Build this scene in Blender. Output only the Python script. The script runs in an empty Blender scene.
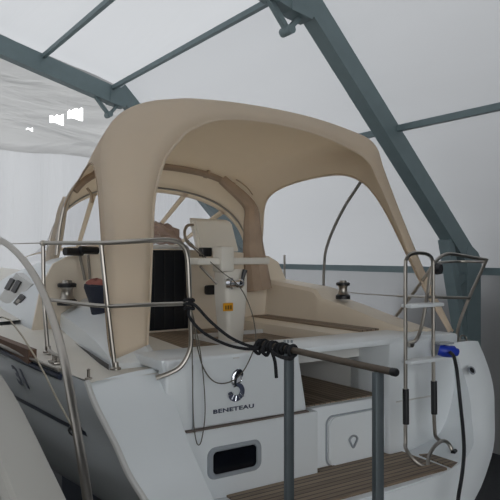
import bpy, bmesh, math, random
from mathutils import Vector, Matrix
random.seed(7)
SC = bpy.context.scene
COL = SC.collection
H = 3.2                      # eye height above the shed floor
YAW = math.radians(34.1)     # the camera is turned this far to starboard of the boat's heading
F = 650.0                    # focal length in pixels of a 500 px frame
HZ = 255.0
S, C = math.sin(YAW), math.cos(YAW)

# ------------------------------------------------------------------ helpers
def ray(u, v):
    r = (u - 250) / F
    return Vector((S + C * r, C - S * r, -(v - HZ) / F))
def pX(u, v, X): R = ray(u, v); return R * (X / R.x) + Vector((0, 0, H))
def pY(u, v, Y): R = ray(u, v); return R * (Y / R.y) + Vector((0, 0, H))
def zplane(u, v, z):
    R = ray(u, v); return R * (z / R.z) + Vector((0, 0, H))
def W(x, y, z): return Vector((x, y, z + H))      # heights are measured from eye level

def smooth_path(pts, n=6, closed=False):
    pts = [Vector(p) for p in pts]
    if len(pts) < 3 or n <= 1: return pts
    out = []
    N = len(pts)
    segs = N if closed else N - 1
    for i in range(segs):
        p1, p2 = pts[i], pts[(i + 1) % N]
        p0 = pts[i - 1] if (i > 0 or closed) else p1 * 2 - p2
        p3 = pts[(i + 2) % N] if (i + 2 < N or closed) else p2 * 2 - p1
        for k in range(n):
            t = k / n
            out.append(0.5 * ((2 * p1) + (p2 - p0) * t + (2 * p0 - 5 * p1 + 4 * p2 - p3) * t * t
                              + (3 * p1 - p0 - 3 * p2 + p3) * t ** 3))
    if not closed: out.append(pts[-1].copy())
    return out

def add_tube(bm, pts, r, seg=10, n=6, closed=False, r2=None):
    P = smooth_path(pts, n, closed)
    N = len(P)
    rings = []
    prev = None
    for i, p in enumerate(P):
        if closed: t = P[(i + 1) % N] - P[i - 1]
        elif i == 0: t = P[1] - P[0]
        elif i == N - 1: t = P[-1] - P[-2]
        else: t = P[i + 1] - P[i - 1]
        t.normalize()
        if prev is None:
            a = Vector((0, 0, 1)) if abs(t.z) < .9 else Vector((1, 0, 0))
            x = t.cross(a).normalized()
        else:
            x = (prev - t * prev.dot(t)).normalized()
        prev = x
        y = t.cross(x)
        rr = r if r2 is None else r + (r2 - r) * i / (N - 1)
        rings.append([bm.verts.new(p + (x * math.cos(2 * math.pi * k / seg) + y * math.sin(2 * math.pi * k / seg)) * rr) for k in range(seg)])
    for i in range(N if closed else N - 1):
        a, b = rings[i], rings[(i + 1) % N]
        for k in range(seg):
            bm.faces.new((a[k], a[(k + 1) % seg], b[(k + 1) % seg], b[k]))
    if not closed:
        bm.faces.new(rings[0][::-1]); bm.faces.new(rings[-1])

def add_box(bm, lo, hi, bev=0.0, mat=None, seg=2):
    lo, hi = Vector(lo), Vector(hi)
    r = bmesh.ops.create_cube(bm, size=1.0)
    vs = r['verts']
    d = hi - lo
    for v in vs:
        v.co = Vector((v.co.x * d.x, v.co.y * d.y, v.co.z * d.z)) + (lo + hi) / 2
    if bev > 0:
        es = list({e for v in vs for e in v.link_edges})
        rb = bmesh.ops.bevel(bm, geom=es, offset=bev, segments=seg, profile=.5, affect='EDGES')
        vs = list({v for v in rb['verts']} | {v for v in vs if v.is_valid})
    if mat is not None:
        for v in vs: v.co = mat @ v.co
    return vs

def add_beam(bm, a, b, w, d, up=(0, 1, 0)):
    """rectangular bar from a to b; w measured along `up`, d across it"""
    a, b = Vector(a), Vector(b)
    t = (b - a).normalized()
    u = Vector(up); u = (u - t * u.dot(t)).normalized()
    s = t.cross(u)
    vs = []
    for p in (a, b):
        vs.append([bm.verts.new(p + u * (w / 2 * i) + s * (d / 2 * j)) for i, j in ((-1, -1), (1, -1), (1, 1), (-1, 1))])
    for k in range(4):
        bm.faces.new((vs[0][k], vs[0][(k + 1) % 4], vs[1][(k + 1) % 4], vs[1][k]))
    bm.faces.new(vs[0][::-1]); bm.faces.new(vs[1])

def add_prism(bm, poly, dvec):
    """closed polygon swept along dvec"""
    dvec = Vector(dvec)
    a = [bm.verts.new(Vector(p)) for p in poly]
    b = [bm.verts.new(Vector(p) + dvec) for p in poly]
    n = len(a)
    bm.faces.new(a[::-1]); bm.faces.new(b)
    for k in range(n):
        bm.faces.new((a[k], a[(k + 1) % n], b[(k + 1) % n], b[k]))

def add_loft(bm, rows, caps=False, loop=False):
    R = [[bm.verts.new(Vector(p)) for p in row] for row in rows]
    n = len(R[0])
    for i in range(len(R) - 1):
        for k in range(n if loop else n - 1):
            k2 = (k + 1) % n
            try: bm.faces.new((R[i][k], R[i][k2], R[i + 1][k2], R[i + 1][k]))
            except ValueError: pass
    if caps:
        bm.faces.new(R[0][::-1]); bm.faces.new(R[-1])
    return R

def add_lathe(bm, prof, base, axis=(0, 0, 1), seg=20):
    """prof = (radius, height) list turned about axis through base"""
    ax = Vector(axis).normalized()
    q = Vector((0, 0, 1)).rotation_difference(ax)
    rows = []
    for r, h in prof:
        rows.append([Vector(base) + q @ Vector((r * math.cos(2 * math.pi * k / seg), r * math.sin(2 * math.pi * k / seg), h)) for k in range(seg)])
    add_loft(bm, rows, caps=True, loop=True)

def rrect(cx, cy, w, h, r, n=5):
    out = []
    for sx, sy, a0 in ((1, 1, 0), (-1, 1, 90), (-1, -1, 180), (1, -1, 270)):
        for k in range(n + 1):
            a = math.radians(a0 + 90 * k / n)
            out.append((cx + sx * (w / 2 - r) + r * math.cos(a), cy + sy * (h / 2 - r) + r * math.sin(a)))
    return out

ROOT = {}
def root_loc(o):
    while o.parent: o = o.parent
    return o.location.copy()

def build(name, bm, mat, parent=None, smooth=True, angle=35, solid=0.0, recalc=True, label=None):
    if recalc: bmesh.ops.recalc_face_normals(bm, faces=bm.faces)
    if parent: off = root_loc(parent)
    else:
        xs = [v.co for v in bm.verts]
        off = Vector(((min(p.x for p in xs) + max(p.x for p in xs)) / 2,
                      (min(p.y for p in xs) + max(p.y for p in xs)) / 2, min(p.z for p in xs)))
    for v in bm.verts: v.co -= off
    me = bpy.data.meshes.new(name)
    bm.to_mesh(me); bm.free()
    if smooth:
        me.shade_smooth()
        me.set_sharp_from_angle(angle=math.radians(angle))
    me.materials.append(mat)
    o = bpy.data.objects.new(name, me)
    COL.objects.link(o)
    if parent: o.parent = parent
    else: o.location = off
    if solid:
        m = o.modifiers.new('thickness', 'SOLIDIFY'); m.thickness = solid; m.offset = 0
    if label: o['label'] = label
    return o

def thing(name, loc, label, cat, group=None):
    o = bpy.data.objects.new(name, None)
    o.location = loc; o.empty_display_size = .2
    COL.objects.link(o)
    o['label'] = label; o['category'] = cat
    if group: o['group'] = group
    return o
def tag(o, label, cat, group=None):
    o['label'] = label; o['category'] = cat
    if group: o['group'] = group
    return o
def struct(o): o['kind'] = 'structure'; return o
def NB(): return bmesh.new()

# ------------------------------------------------------------------ materials
def lin(c):
    return tuple((x / 255 / 12.92) if x / 255 <= .04045 else ((x / 255 + .055) / 1.055) ** 2.4 for x in c) + (1,)
def mat_base(name):
    m = bpy.data.materials.new(name); m.use_nodes = True
    nt = m.node_tree
    return m, nt, nt.nodes['Principled BSDF']
def simple(name, rgb, rough=.5, metal=0.0, noise=.06, scale=8, bump=0.0, bscale=40, coat=0, spec=.5):
    m, nt, b = mat_base(name)
    N = nt.nodes; L = nt.links
    tc = N.new('ShaderNodeTexCoord')
    nz = N.new('ShaderNodeTexNoise'); nz.inputs['Scale'].default_value = scale; nz.inputs['Detail'].default_value = 5
    L.new(tc.outputs['Object'], nz.inputs['Vector'])
    mx = N.new('ShaderNodeMix'); mx.data_type = 'RGBA'
    c = lin(rgb)
    mx.inputs[6].default_value = tuple(x * (1 - noise) for x in c[:3]) + (1,)
    mx.inputs[7].default_value = tuple(min(1, x * (1 + noise)) for x in c[:3]) + (1,)
    L.new(nz.outputs['Fac'], mx.inputs[0]); L.new(mx.outputs[2], b.inputs['Base Color'])
    b.inputs['Roughness'].default_value = rough; b.inputs['Metallic'].default_value = metal
    b.inputs['Coat Weight'].default_value = coat; b.inputs['Specular IOR Level'].default_value = spec
    if bump:
        n2 = N.new('ShaderNodeTexNoise'); n2.inputs['Scale'].default_value = bscale; n2.inputs['Detail'].default_value = 4
        L.new(tc.outputs['Object'], n2.inputs['Vector'])
        bp = N.new('ShaderNodeBump'); bp.inputs['Strength'].default_value = bump; bp.inputs['Distance'].default_value = .01
        L.new(n2.outputs['Fac'], bp.inputs['Height']); L.new(bp.outputs['Normal'], b.inputs['Normal'])
    return m

GEL = simple('white_gelcoat', (222, 227, 230), .32, noise=.03, scale=3, coat=.15)
DECK = simple('deck_gelcoat', (220, 216, 207), .5, noise=.04, scale=5, bump=.05, bscale=160)
HULLM = simple('hull_gelcoat', (206, 212, 216), .25, noise=.03, scale=2, coat=.25)
CREAM = simple('canopy_lit_cream_gelcoat', (224, 212, 194), .45, noise=.04, scale=4)  # cream gelcoat with the canopy's warm light put into the colour
SEAMM = simple('brown_seam', (116, 104, 98), .6)
GREYTUBE = simple('grey_tube', (140, 140, 138), .4, .2, noise=.05)
GREYGEL = simple('grey_gelcoat', (205, 205, 203), .4, noise=.04, scale=3)
STEEL = simple('stainless_steel', (170, 165, 158), .34, 1.0, noise=.05, scale=20)
CHROME = simple('chrome', (225, 228, 235), .12, 1.0, noise=.02)
PAINT = simple('painted_steel', (110, 127, 131), .5, noise=.12, scale=6, bump=.1, bscale=60)
CANVAS = simple('beige_canvas', (230, 218, 203), .85, noise=.05, scale=6, bump=.45, bscale=5, spec=.2)
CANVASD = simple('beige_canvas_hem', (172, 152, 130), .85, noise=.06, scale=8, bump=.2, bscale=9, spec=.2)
ROLL = simple('rolled_canvas', (168, 148, 130), .85, noise=.15, scale=9, bump=.6, bscale=14, spec=.2)
PALEROLL = simple('pale_rolled_canvas', (196, 188, 180), .8, noise=.1, scale=9, bump=.5, bscale=12, spec=.2)
BLACK = simple('black_plastic', (24, 25, 29), .42, noise=.1)
ROPEM = simple('black_rope', (22, 23, 28), .85, noise=.25, scale=60, bump=.6, bscale=120)
CORDM = simple('grey_cord', (96, 92, 84), .7, noise=.1)
LINEM = simple('pale_rope', (176, 168, 152), .8, noise=.1)
NAVY = simple('navy_cloth', (24, 30, 46), .9, noise=.2, scale=14, bump=.4, bscale=30)
REDC = simple('dusty_red_cloth', (150, 92, 82), .9, noise=.2, scale=20)
WOODT = simple('toe_rail_timber', (104, 78, 62), .6, noise=.15, scale=14)
RAILM = simple('weathered_rail_pipe', (92, 82, 72), .6, .2, noise=.22, scale=16, bump=.25, bscale=50)
GALV = simple('galvanised_post', (96, 104, 108), .5, .55, noise=.12, scale=14)
DARKW = simple('smoked_acrylic', (14, 17, 24), .12, noise=.05)
DOORM = simple('companionway_dark_acrylic', (15, 19, 26), .3, noise=.1)
STRIPE = simple('navy_hull_stripe', (36, 44, 62), .3, noise=.05)
BLUEP = simple('blue_plug_plastic', (24, 54, 168), .4, noise=.05)
YEL = simple('yellow_sticker', (222, 158, 30), .5, noise=.05)
YELD = simple('sticker_print', (120, 84, 20), .5, noise=.05)
LETTER = simple('lettering_navy', (72, 78, 98), .35, noise=.05)
GREYFR = simple('grey_window_frame', (150, 156, 162), .45, noise=.05)
CONC = simple('floor_concrete', (40, 42, 45), .85, noise=.15, scale=3, bump=.2, bscale=20)
PLANKM = simple('walkway_boards', (120, 108, 94), .8, noise=.2, scale=8)
DARKWALL = simple('dark_rear_blocker', (62, 68, 76), .8, noise=.1, scale=2)  # opaque lining invented for the unseen rear bay, keeps light off the stern
BROWNP = simple('brown_tinted_plastic', (170, 150, 142), .3, noise=.3, scale=14, bump=.8, bscale=12)
KEELM = simple('antifouling', (40, 48, 62), .7, noise=.1)

def add_translucency(m, col, fac):
    nt = m.node_tree; N = nt.nodes; L = nt.links
    t = N.new('ShaderNodeBsdfTranslucent'); t.inputs['Color'].default_value = lin(col)
    mx = N.new('ShaderNodeMixShader'); mx.inputs[0].default_value = fac
    L.new(N['Principled BSDF'].outputs[0], mx.inputs[1]); L.new(t.outputs[0], mx.inputs[2])
    L.new(mx.outputs[0], N['Material Output'].inputs['Surface'])
for m_ in (CANVAS, PALEROLL): add_translucency(m_, (246, 234, 214), .5)
def teak(name, axis, period=.045):
    m, nt, b = mat_base(name); N = nt.nodes; L = nt.links
    tc = N.new('ShaderNodeTexCoord'); sp = N.new('ShaderNodeSeparateXYZ')
    L.new(tc.outputs['Object'], sp.inputs[0])
    cross = sp.outputs['Y' if axis == 'X' else 'X']
    dv = N.new('ShaderNodeMath'); dv.operation = 'DIVIDE'; dv.inputs[1].default_value = period
    L.new(cross, dv.inputs[0])
    fr = N.new('ShaderNodeMath'); fr.operation = 'FRACT'; L.new(dv.outputs[0], fr.inputs[0])
    gt = N.new('ShaderNodeMath'); gt.operation = 'LESS_THAN'; gt.inputs[1].default_value = .16
    L.new(fr.outputs[0], gt.inputs[0])
    fl = N.new('ShaderNodeMath'); fl.operation = 'FLOOR'; L.new(dv.outputs[0], fl.inputs[0])
    wn = N.new('ShaderNodeTexWhiteNoise'); wn.noise_dimensions = '1D'; L.new(fl.outputs[0], wn.inputs['W'])
    mp = N.new('ShaderNodeMapping'); L.new(tc.outputs['Object'], mp.inputs[0])
    mp.inputs['Scale'].default_value = (4, 60, 60) if axis == 'X' else (60, 4, 60)
    nz = N.new('ShaderNodeTexNoise'); nz.inputs['Scale'].default_value = 1.5; nz.inputs['Detail'].default_value = 6
    L.new(mp.outputs[0], nz.inputs['Vector'])
    ad = N.new('ShaderNodeMath'); ad.operation = 'MULTIPLY_ADD'; ad.inputs[1].default_value = .55
    L.new(wn.outputs['Value'], ad.inputs[0]); L.new(nz.outputs['Fac'], ad.inputs[2])
    cr = N.new('ShaderNodeValToRGB')
    cr.color_ramp.elements[0].color = lin((104, 88, 74)); cr.color_ramp.elements[1].color = lin((150, 132, 112))
    cr.color_ramp.elements[0].position = .3; cr.color_ramp.elements[1].position = 1.0
    L.new(ad.outputs[0], cr.inputs[0])
    mx = N.new('ShaderNodeMix'); mx.data_type = 'RGBA'
    L.new(gt.outputs[0], mx.inputs[0]); L.new(cr.outputs[0], mx.inputs[6]); mx.inputs[7].default_value = lin((52, 44, 38))
    L.new(mx.outputs[2], b.inputs['Base Color']); b.inputs['Roughness'].default_value = .65
    return m
TEAKX = teak('teak_athwart', 'X'); TEAKY = teak('teak_lengthwise', 'Y')

def sheet(name, tau, refl, tint=(1, 1, 1), fold='Z', fold_scale=3.0, strength=.5):
    """translucent plastic sheeting: lets daylight through, a little uneven, with long folds"""
    m = bpy.data.materials.new(name); m.use_nodes = True
    nt = m.node_tree; N = nt.nodes; L = nt.links
    N.remove(N['Principled BSDF']); out = N['Material Output']
    tc = N.new('ShaderNodeTexCoord')
    mp = N.new('ShaderNodeMapping'); L.new(tc.outputs['Object'], mp.inputs[0])
    mp.inputs['Scale'].default_value = {'Z': (1, 1, .12), 'Y': (1, .15, 1), 'D': (.5, .5, .5)}[fold]
    if fold == 'D': mp.inputs['Rotation'].default_value = (0, .5, 0); mp.inputs['Scale'].default_value = (.35, .35, 1.6)
    nz = N.new('ShaderNodeTexNoise'); nz.inputs['Scale'].default_value = fold_scale; nz.inputs['Detail'].default_value = 4
    nz.inputs['Distortion'].default_value = .5
    L.new(mp.outputs[0], nz.inputs['Vector'])
    bp = N.new('ShaderNodeBump'); bp.inputs['Strength'].default_value = strength; bp.inputs['Distance'].default_value = .12
    L.new(nz.outputs['Fac'], bp.inputs['Height'])
    n2 = N.new('ShaderNodeTexNoise'); n2.inputs['Scale'].default_value = .5; n2.inputs['Detail'].default_value = 3
    L.new(mp.outputs[0], n2.inputs['Vector'])
    mr = N.new('ShaderNodeMapRange'); mr.inputs['To Min'].default_value = tau * .93; mr.inputs['To Max'].default_value = tau * 1.05
    L.new(n2.outputs['Fac'], mr.inputs['Value'])
    cb = N.new('ShaderNodeCombineColor')
    for k, s in enumerate(tint):
        mm = N.new('ShaderNodeMath'); mm.operation = 'MULTIPLY'; mm.inputs[1].default_value = s
        L.new(mr.outputs[0], mm.inputs[0]); L.new(mm.outputs[0], cb.inputs[k])
    tr = N.new('ShaderNodeBsdfTranslucent'); L.new(cb.outputs[0], tr.inputs['Color']); L.new(bp.outputs['Normal'], tr.inputs['Normal'])
    df = N.new('ShaderNodeBsdfDiffuse'); df.inputs['Color'].default_value = (refl, refl, refl, 1); L.new(bp.outputs['Normal'], df.inputs['Normal'])
    ad = N.new('ShaderNodeAddShader'); L.new(tr.outputs[0], ad.inputs[0]); L.new(df.outputs[0], ad.inputs[1])
    L.new(ad.outputs[0], out.inputs['Surface'])
    return m
TINT = (.985, 1.0, 1.035)
ROOFS = sheet('roof_sheeting', .218, .2, TINT, 'Y', .8, .25)
WALLS = sheet('wall_sheeting', .205, .2, TINT, 'Z', 1.5, .3)
GABLES = sheet('curtain_sheeting', .268, .2, TINT, 'Z', 2.2, .6)
FLAPS = sheet('creased_flap_sheeting', .212, .2, (1, 1, 1), 'D', 1.4, .8)

def clear(name, col=(1, 1, 1), rough=.08, fac=.12):
    m = bpy.data.materials.new(name); m.use_nodes = True
    nt = m.node_tree; N = nt.nodes; L = nt.links
    N.remove(N['Principled BSDF']); out = N['Material Output']
    t = N.new('ShaderNodeBsdfTransparent'); t.inputs['Color'].default_value = col + (1,)
    g = N.new('ShaderNodeBsdfGlossy'); g.inputs['Roughness'].default_value = rough
    nz = N.new('ShaderNodeTexNoise'); nz.inputs['Scale'].default_value = 9
    bp = N.new('ShaderNodeBump'); bp.inputs['Strength'].default_value = .15; L.new(nz.outputs['Fac'], bp.inputs['Height']); L.new(bp.outputs[0], g.inputs['Normal'])
    mx = N.new('ShaderNodeMixShader'); mx.inputs[0].default_value = fac
    L.new(t.outputs[0], mx.inputs[1]); L.new(g.outputs[0], mx.inputs[2]); L.new(mx.outputs[0], out.inputs['Surface'])
    return m
VINYL = clear('clear_vinyl', (.93, .93, .94))

# ------------------------------------------------------------------ the shed
XK, ZK = 5.25, 3.28          # knuckle of the gambrel frame
XE, ZE = 8.62, -.12          # eave
ZR = ZK + XK * .285          # ridge over x = 0
YB, YN, YF = -5.0, 6.53, 12.46
YG = 12.85
XW, ZW = XE + .53, ZE - .13
prof = [(-XW, ZW), (-XK - .1, ZK + .24), (0, ZR + .24), (XK + .1, ZK + .24), (XW, ZW)]
def roof_piece(name, y0, y1, m):
    bm = NB()
    ny = 8
    rows = []
    for i in range(ny + 1):
        y = y0 + (y1 - y0) * i / ny
        rows.append([W(x, y, z) for x, z in prof])
    add_loft(bm, rows)
    return struct(build(name, bm, m, smooth=False, recalc=False))
YS = 2.0       # sheeting ends here; unseen rear bay made dark to cut light from overhead
roof_piece('ceiling', YS, YG + .02, ROOFS)
roof_piece('ceiling_rear', YB, YS, DARKWALL)
for nm, sx in (('wall_right', 1), ('wall_left', -1)):
    bm = NB()
    x = sx * XW
    add_loft(bm, [[W(x, y, z) for z in (-H, -1.6, ZW)] for y in (YS, 4, 8, YG + .02)])
    struct(build(nm, bm, WALLS, smooth=False))
    bm = NB()
    add_loft(bm, [[W(x, y, z) for z in (-H, ZW)] for y in (YB, YS)])
    struct(build(nm + '_rear', bm, DARKWALL, smooth=False))
# unseen rear end: opening added and sized to light the transom from behind
bm = NB()
add_prism(bm, [W(-XW, YB, -H), W(-8, YB, -H), W(-8, YB, .8), W(-XK - .1, YB, 3.3), W(3.1, YB, 3.7), W(3.1, YB, -H), W(XW, YB, -H)] + [W(x, YB, z) for x, z in prof[::-1]], (0, -.1, 0))
struct(build('wall_back', bm, DARKWALL, smooth=False))
# unseen wall added outside to shade the lower right-hand sheeting
bm = NB(); add_box(bm, W(XW + .35, -6, -H), W(XW + .7, 8.6, -.55))
struct(build('shade_wall_outside', bm, CONC, smooth=False))
bm = NB(); add_prism(bm, [W(9.95, -14, -H), W(9.95, -14, 4.6), W(14, -14, 6.0), W(17, -14, -H)], (0, 21.0, 0))  # unseen block added outside to dim the near right roof and wall
struct(build('shade_block_outside', bm, CONC, smooth=False))
bm = NB(); add_box(bm, (-40, YB, -.1), (40, 45, 0))
struct(build('floor', bm, CONC, smooth=False))
bm = NB(); add_box(bm, (-40, -40, -.1), (40, YB, 0))
struct(build('bounce_ground', bm, simple('pale_bounce_ground', (196, 196, 192), .9, noise=.08, scale=2), smooth=False))  # unseen pale ground added behind to bounce light onto the transom

# gable: a lower hanging curtain, and an upper creased sheet with ragged openings that overlaps it
holes = []
for (u0, u1, vt, vb) in ((49, 63.5, 112, 124), (67.5, 82.5, 106, 119.5), (25, 32, 127, 131)):
    holes.append((pY(u0, 0, YG).x, pY(u1, 0, YG).x, pY((u0 + u1) / 2, vb, YG).z, pY((u0 + u1) / 2, vt, YG).z))
holes.sort()
def gable_top(x):
    ax = abs(x)
    for (x0, z0), (x1, z1) in zip(prof[2:], prof[3:]):
        if x0 <= ax <= x1: return H + z0 + (z1 - z0) * (ax - x0) / (x1 - x0)
    return H + prof[-1][1]
eL, eR = pY(0, 150, YG), pY(89, 158.5, YG)
def edge_z(x): return max(H + .2, eL.z + (eR.z - eL.z) * (x - eL.x) / (eR.x - eL.x) + .02 * math.sin(x * 3.3))
def wav(x, z): return .05 * math.sin(x * 3.1 + .4 * z) + .03 * math.sin(x * 7.3 + 1.3)
xs = [-XW + 2 * XW * k / 90 for k in range(91)]
bm = NB()
add_loft(bm, [[Vector((x, YG + .12 + wav(x, q), q)) for q in (0, H - 1.5, H - .6, max(H - .55, min(edge_z(x) + .12, gable_top(x) - .02)))] for x in xs])
struct(build('wall_front', bm, GABLES, angle=60))
hx = [h for a in holes for h in a[:2]]
rag = [h[0] + (h[1] - h[0]) * k / 8 for h in holes for k in range(1, 8)]
xs = sorted(xs + hx + rag)
cols = []
for x in xs:
    zt = gable_top(x); ze = min(edge_z(x), zt - .1)
    inh = next((h for h in holes if h[0] - 1e-6 <= x <= h[1] + 1e-6), None)
    if inh:
        t = (x - inh[0]) / (inh[1] - inh[0])
        a = inh[2] + .02 * math.sin(t * 5); b = inh[3] - (.09 - .09 * t) - .05 * random.random()
        b = max(b, a + .03)
    else:
        near = min(holes, key=lambda h: min(abs(x - h[0]), abs(x - h[1])))
        a = near[2]; b = near[3] - .05
    lim = lambda q: max(ze + .03, min(q, zt - .05))
    z = [ze, ze + (lim(a) - ze) * .5, lim(a), max(lim(b), lim(a) + .005), (lim(b) + zt) / 2, zt]
    cols.append([bm_v for bm_v in z])
bm = NB()
cols = [[bm.verts.new(Vector((x, YG - .05 + .5 * wav(x, q) + .05 * math.sin(1.7 * x + 2.1 * q), q))) for q in z] for x, z in zip(xs, cols)]
for i in range(len(xs) - 1):
    mid = (xs[i] + xs[i + 1]) / 2
    for k in range(5):
        if k == 2 and any(h[0] < mid < h[1] for h in holes): continue
        bm.faces.new((cols[i][k], cols[i + 1][k], cols[i + 1][k + 1], cols[i][k + 1]))
struct(build('wall_front_upper', bm, FLAPS, angle=60))

# steel portal frames
def portal(y, label):
    t = thing('steel_frame', W(XE, y, -H), label, 'steel frame', 'steel frames of the shed')
    for sx in (1, -1):
        bm = NB(); add_beam(bm, W(sx * (XE - .06), y, -H), W(sx * (XE - .06), y, ZE + .06), .22, .33); build('column', bm, PAINT, t, False)
        bm = NB()
        n = Vector((-sx, 0, -1)).normalized()
        a = W(sx * (XE - .03), y, ZE - .03); b = W(sx * (XK - .05), y, ZK + .09)
        add_beam(bm, a, b, .24, .27)
        build('rafter', bm, PAINT, t, False)
        bm = NB(); add_beam(bm, W(sx * (XK + .04), y, ZK - .12), W(0, y, ZR - .13), .225, .34); build('rafter', bm, PAINT, t, False)
        # knuckle bracket: two struts meeting at a bolted node
        nd = W(sx * (XK - .26), y, ZK - .45)
        bm = NB(); add_prism(bm, [W(sx * (XK + a_), y - .125, ZK + b_) for a_, b_ in ((-.25, .12), (-.02, .10), (.18, .0), (.05, -.28), (-.28, -.22))], (0, .25, 0)); build('gusset', bm, PAINT, t, False)
        for q in (W(sx * (XK - .72), y, ZK + .10), W(sx * (XK + .06), y, ZK - .1)):
            bm = NB(); add_beam(bm, nd, q, .08, .06); build('strut', bm, PAINT, t, False)
        bm = NB(); add_lathe(bm, [(.001, -.1), (.06, -.1), (.06, .1), (.001, .1)], nd, (0, 1, 0), 12); build('node_bolt', bm, PAINT, t)
        # eave bracket
        bm = NB(); add_prism(bm, [W(sx * (XE + a_), y - .126, ZE + b_) for a_, b_ in ((-.28, .12), (-.20, .30), (.02, .16), (.105, .02), (.105, -.2), (-.225, -.2))], (0, .252, 0)); build('gusset', bm, PAINT, t, False)
        bm = NB(); add_beam(bm, W(sx * (XE - .60), y, ZE + .36), W(sx * (XE - .20), y, ZE - 1.3), .2, .12); build('knee_brace', bm, PAINT, t, False)
        bm = NB(); add_beam(bm, W(sx * (XE - .45), y, ZE - .35), W(sx * (XE - .05), y, ZE - .1), .14, .12); build('strut', bm, PAINT, t, False)
    return t
portal(YN, 'nearer blue-grey steel portal frame, its leg behind the boarding ladder')
portal(YF, 'far blue-grey steel portal frame against the end curtain, upper left')
def purlin(a, b, r, label):
    bm = NB(); add_beam(bm, a, b, r, r, (0, 0, 1))
    tag(build('purlin', bm, PAINT, smooth=False), label, 'purlin', 'roof purlins')
def pur(u, v, y, off=0):  # x, z of a purlin seen at (u, v) at distance y
    p = pY(u, v, y); return p.x, p.z
x, z = pur(45, 55, YF - .2); purlin((x, -2.5, z), (x, YG - .2, z), .075, 'grey steel purlin crossing the top left corner')
x, z = pur(115, 86.5, YF - .2); purlin((x, -2.5, z), (x, YG - .2, z), .078, 'grey steel purlin between the knuckles of the two frames')
x, z = pur(403, 127.5, YN - .2); purlin((x, -2.5, z), (x, YG - .2, z), .085, 'grey steel purlin halfway down the steep right roof slope')
XG = XE + .16
z = pX(470, 271, XG).z
purlin((XG, -2.5, z), (XG, YG - .2, z), .115, 'grey steel eaves girt along the right wall behind the winch')

# ------------------------------------------------------------------ the boat
XC = 2.66
boat = thing('sailboat', W(XC, 7.0, -H), 'white sailing yacht seen from its port quarter under plastic sheeting', 'sailboat')

outerP = [(1.18, 3.22, -.655), (1.185, 3.1, -.76), (1.225, 2.95, -.92), (1.24, 2.83, -1.03), (1.27, 2.7, -1.13),
          (1.36, 2.66, -1.3), (1.53, 2.62, -1.44), (1.80, 2.58, -1.58), (2.15, 2.56, -1.70), (XC, 2.55, -1.75)]
outerS = [(4.11, 3.05, -.64), (4.14, 3.02, -.74), (4.15, 2.97, -.88), (4.12, 2.92, -1.0), (4.07, 2.88, -1.12),
          (3.985, 2.82, -1.3), (3.81, 2.74, -1.425), (3.54, 2.65, -1.57), (3.15, 2.58, -1.70), (XC, 2.55, -1.75)]
innerP = [(1.60, 3.26, -.62), (1.59, 3.17, -.68), (1.60, 3.07, -.78), (1.61, 2.95, -.95), (1.615, 2.83, -1.07),
          (1.635, 2.75, -1.18), (1.67, 2.70, -1.27), (1.78, 2.66, -1.34), (2.15, 2.64, -1.36), (XC, 2.64, -1.365)]
innerS = [(3.86, 3.08, -.64), (3.885, 3.04, -.78), (3.905, 2.99, -.93), (3.88, 2.94, -1.05), (3.84, 2.90, -1.15),
          (3.79, 2.85, -1.23), (3.70, 2.79, -1.30), (3.46, 2.71, -1.345), (3.1, 2.66, -1.365), (XC, 2.64, -1.365)]
def W3(l): return [W(*p) for p in l]
# hull sides
def sheer(t, side):
    """half breadth and height of the sheer, t = 0 stern .. 1 bow"""
    pts = [(0, 1.47, -.655), (.08, 1.55, -.63), (.2, 1.64, -.59), (.35, 1.70, -.54), (.5, 1.66, -.49), (.65, 1.48, -.43), (.8, 1.05, -.36), (.92, .48, -.30), (1, .02, -.27)]
    for a, b in zip(pts, pts[1:]):
        if t <= b[0]:
            k = (t - a[0]) / (b[0] - a[0]); k2 = k
            return a[1] + (b[1] - a[1]) * k2, a[2] + (b[2] - a[2]) * k2
YBOW = 12.1
ts = [0, .03, .06, .1, .15, .2, .27, .35, .43, .5, .58, .65, .72, .8, .86, .92, .97, 1.0]
bm = NB()
for side, outer in ((-1, outerP), (1, outerS)):
    rows = []
    o = smooth_path(outer, 3)
    n = len(o)
    for t in ts:
        hb, zs = sheer(t, side)
        row = []
        for j, p in enumerate(o):
            p = Vector(p)
            # depth fraction down the section, and breadth relative to the sheer
            fz = (p.z - o[0].z) / (o[-1].z - o[0].z)
            hb0 = abs(p.x - XC); hbs = abs(o[0].x - XC)
            rel = hb0 / hbs
            flare = 1.0 - .22 * fz * t
            depth = 1.35 + .15 * math.sin(math.pi * min(1, t * 1.1))
            zz = zs - fz * (1.095 + (depth - 1.095) * min(1, t * 3)) if t > 0 else p.z
            y = p.y + (YBOW - .5 * fz - p.y) * t
            row.append(W(XC + side * (rel * hb * flare if t > 0 else hb0), y, zz))
        rows.append(row)
    add_loft(bm, rows)
bmesh.ops.remove_doubles(bm, verts=bm.verts, dist=.002)
build('hull', bm, HULLM, boat, angle=40)
# aft face: the two quarters and the strip under the bathing platform
def quarter_rows(outer, inner, m=6):
    o, i = smooth_path(W3(outer), 3), smooth_path(W3(inner), 3)
    rows = []
    for k in range(m + 1):
        t = k / m
        b = .018 * math.sin(math.pi * t)
        rows.append([a.lerp(c, t) + Vector((0, -b, b * .6)) * (1 if j < len(o) * .8 else .2) for j, (a, c) in enumerate(zip(o, i))])
    return rows
bm = NB()
rp = quarter_rows(outerP, innerP); rs = quarter_rows(outerS, innerS)
add_loft(bm, rp); add_loft(bm, rs)
bmesh.ops.remove_doubles(bm, verts=bm.verts, dist=.002)
build('transom', bm, GEL, boat, angle=40)
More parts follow.
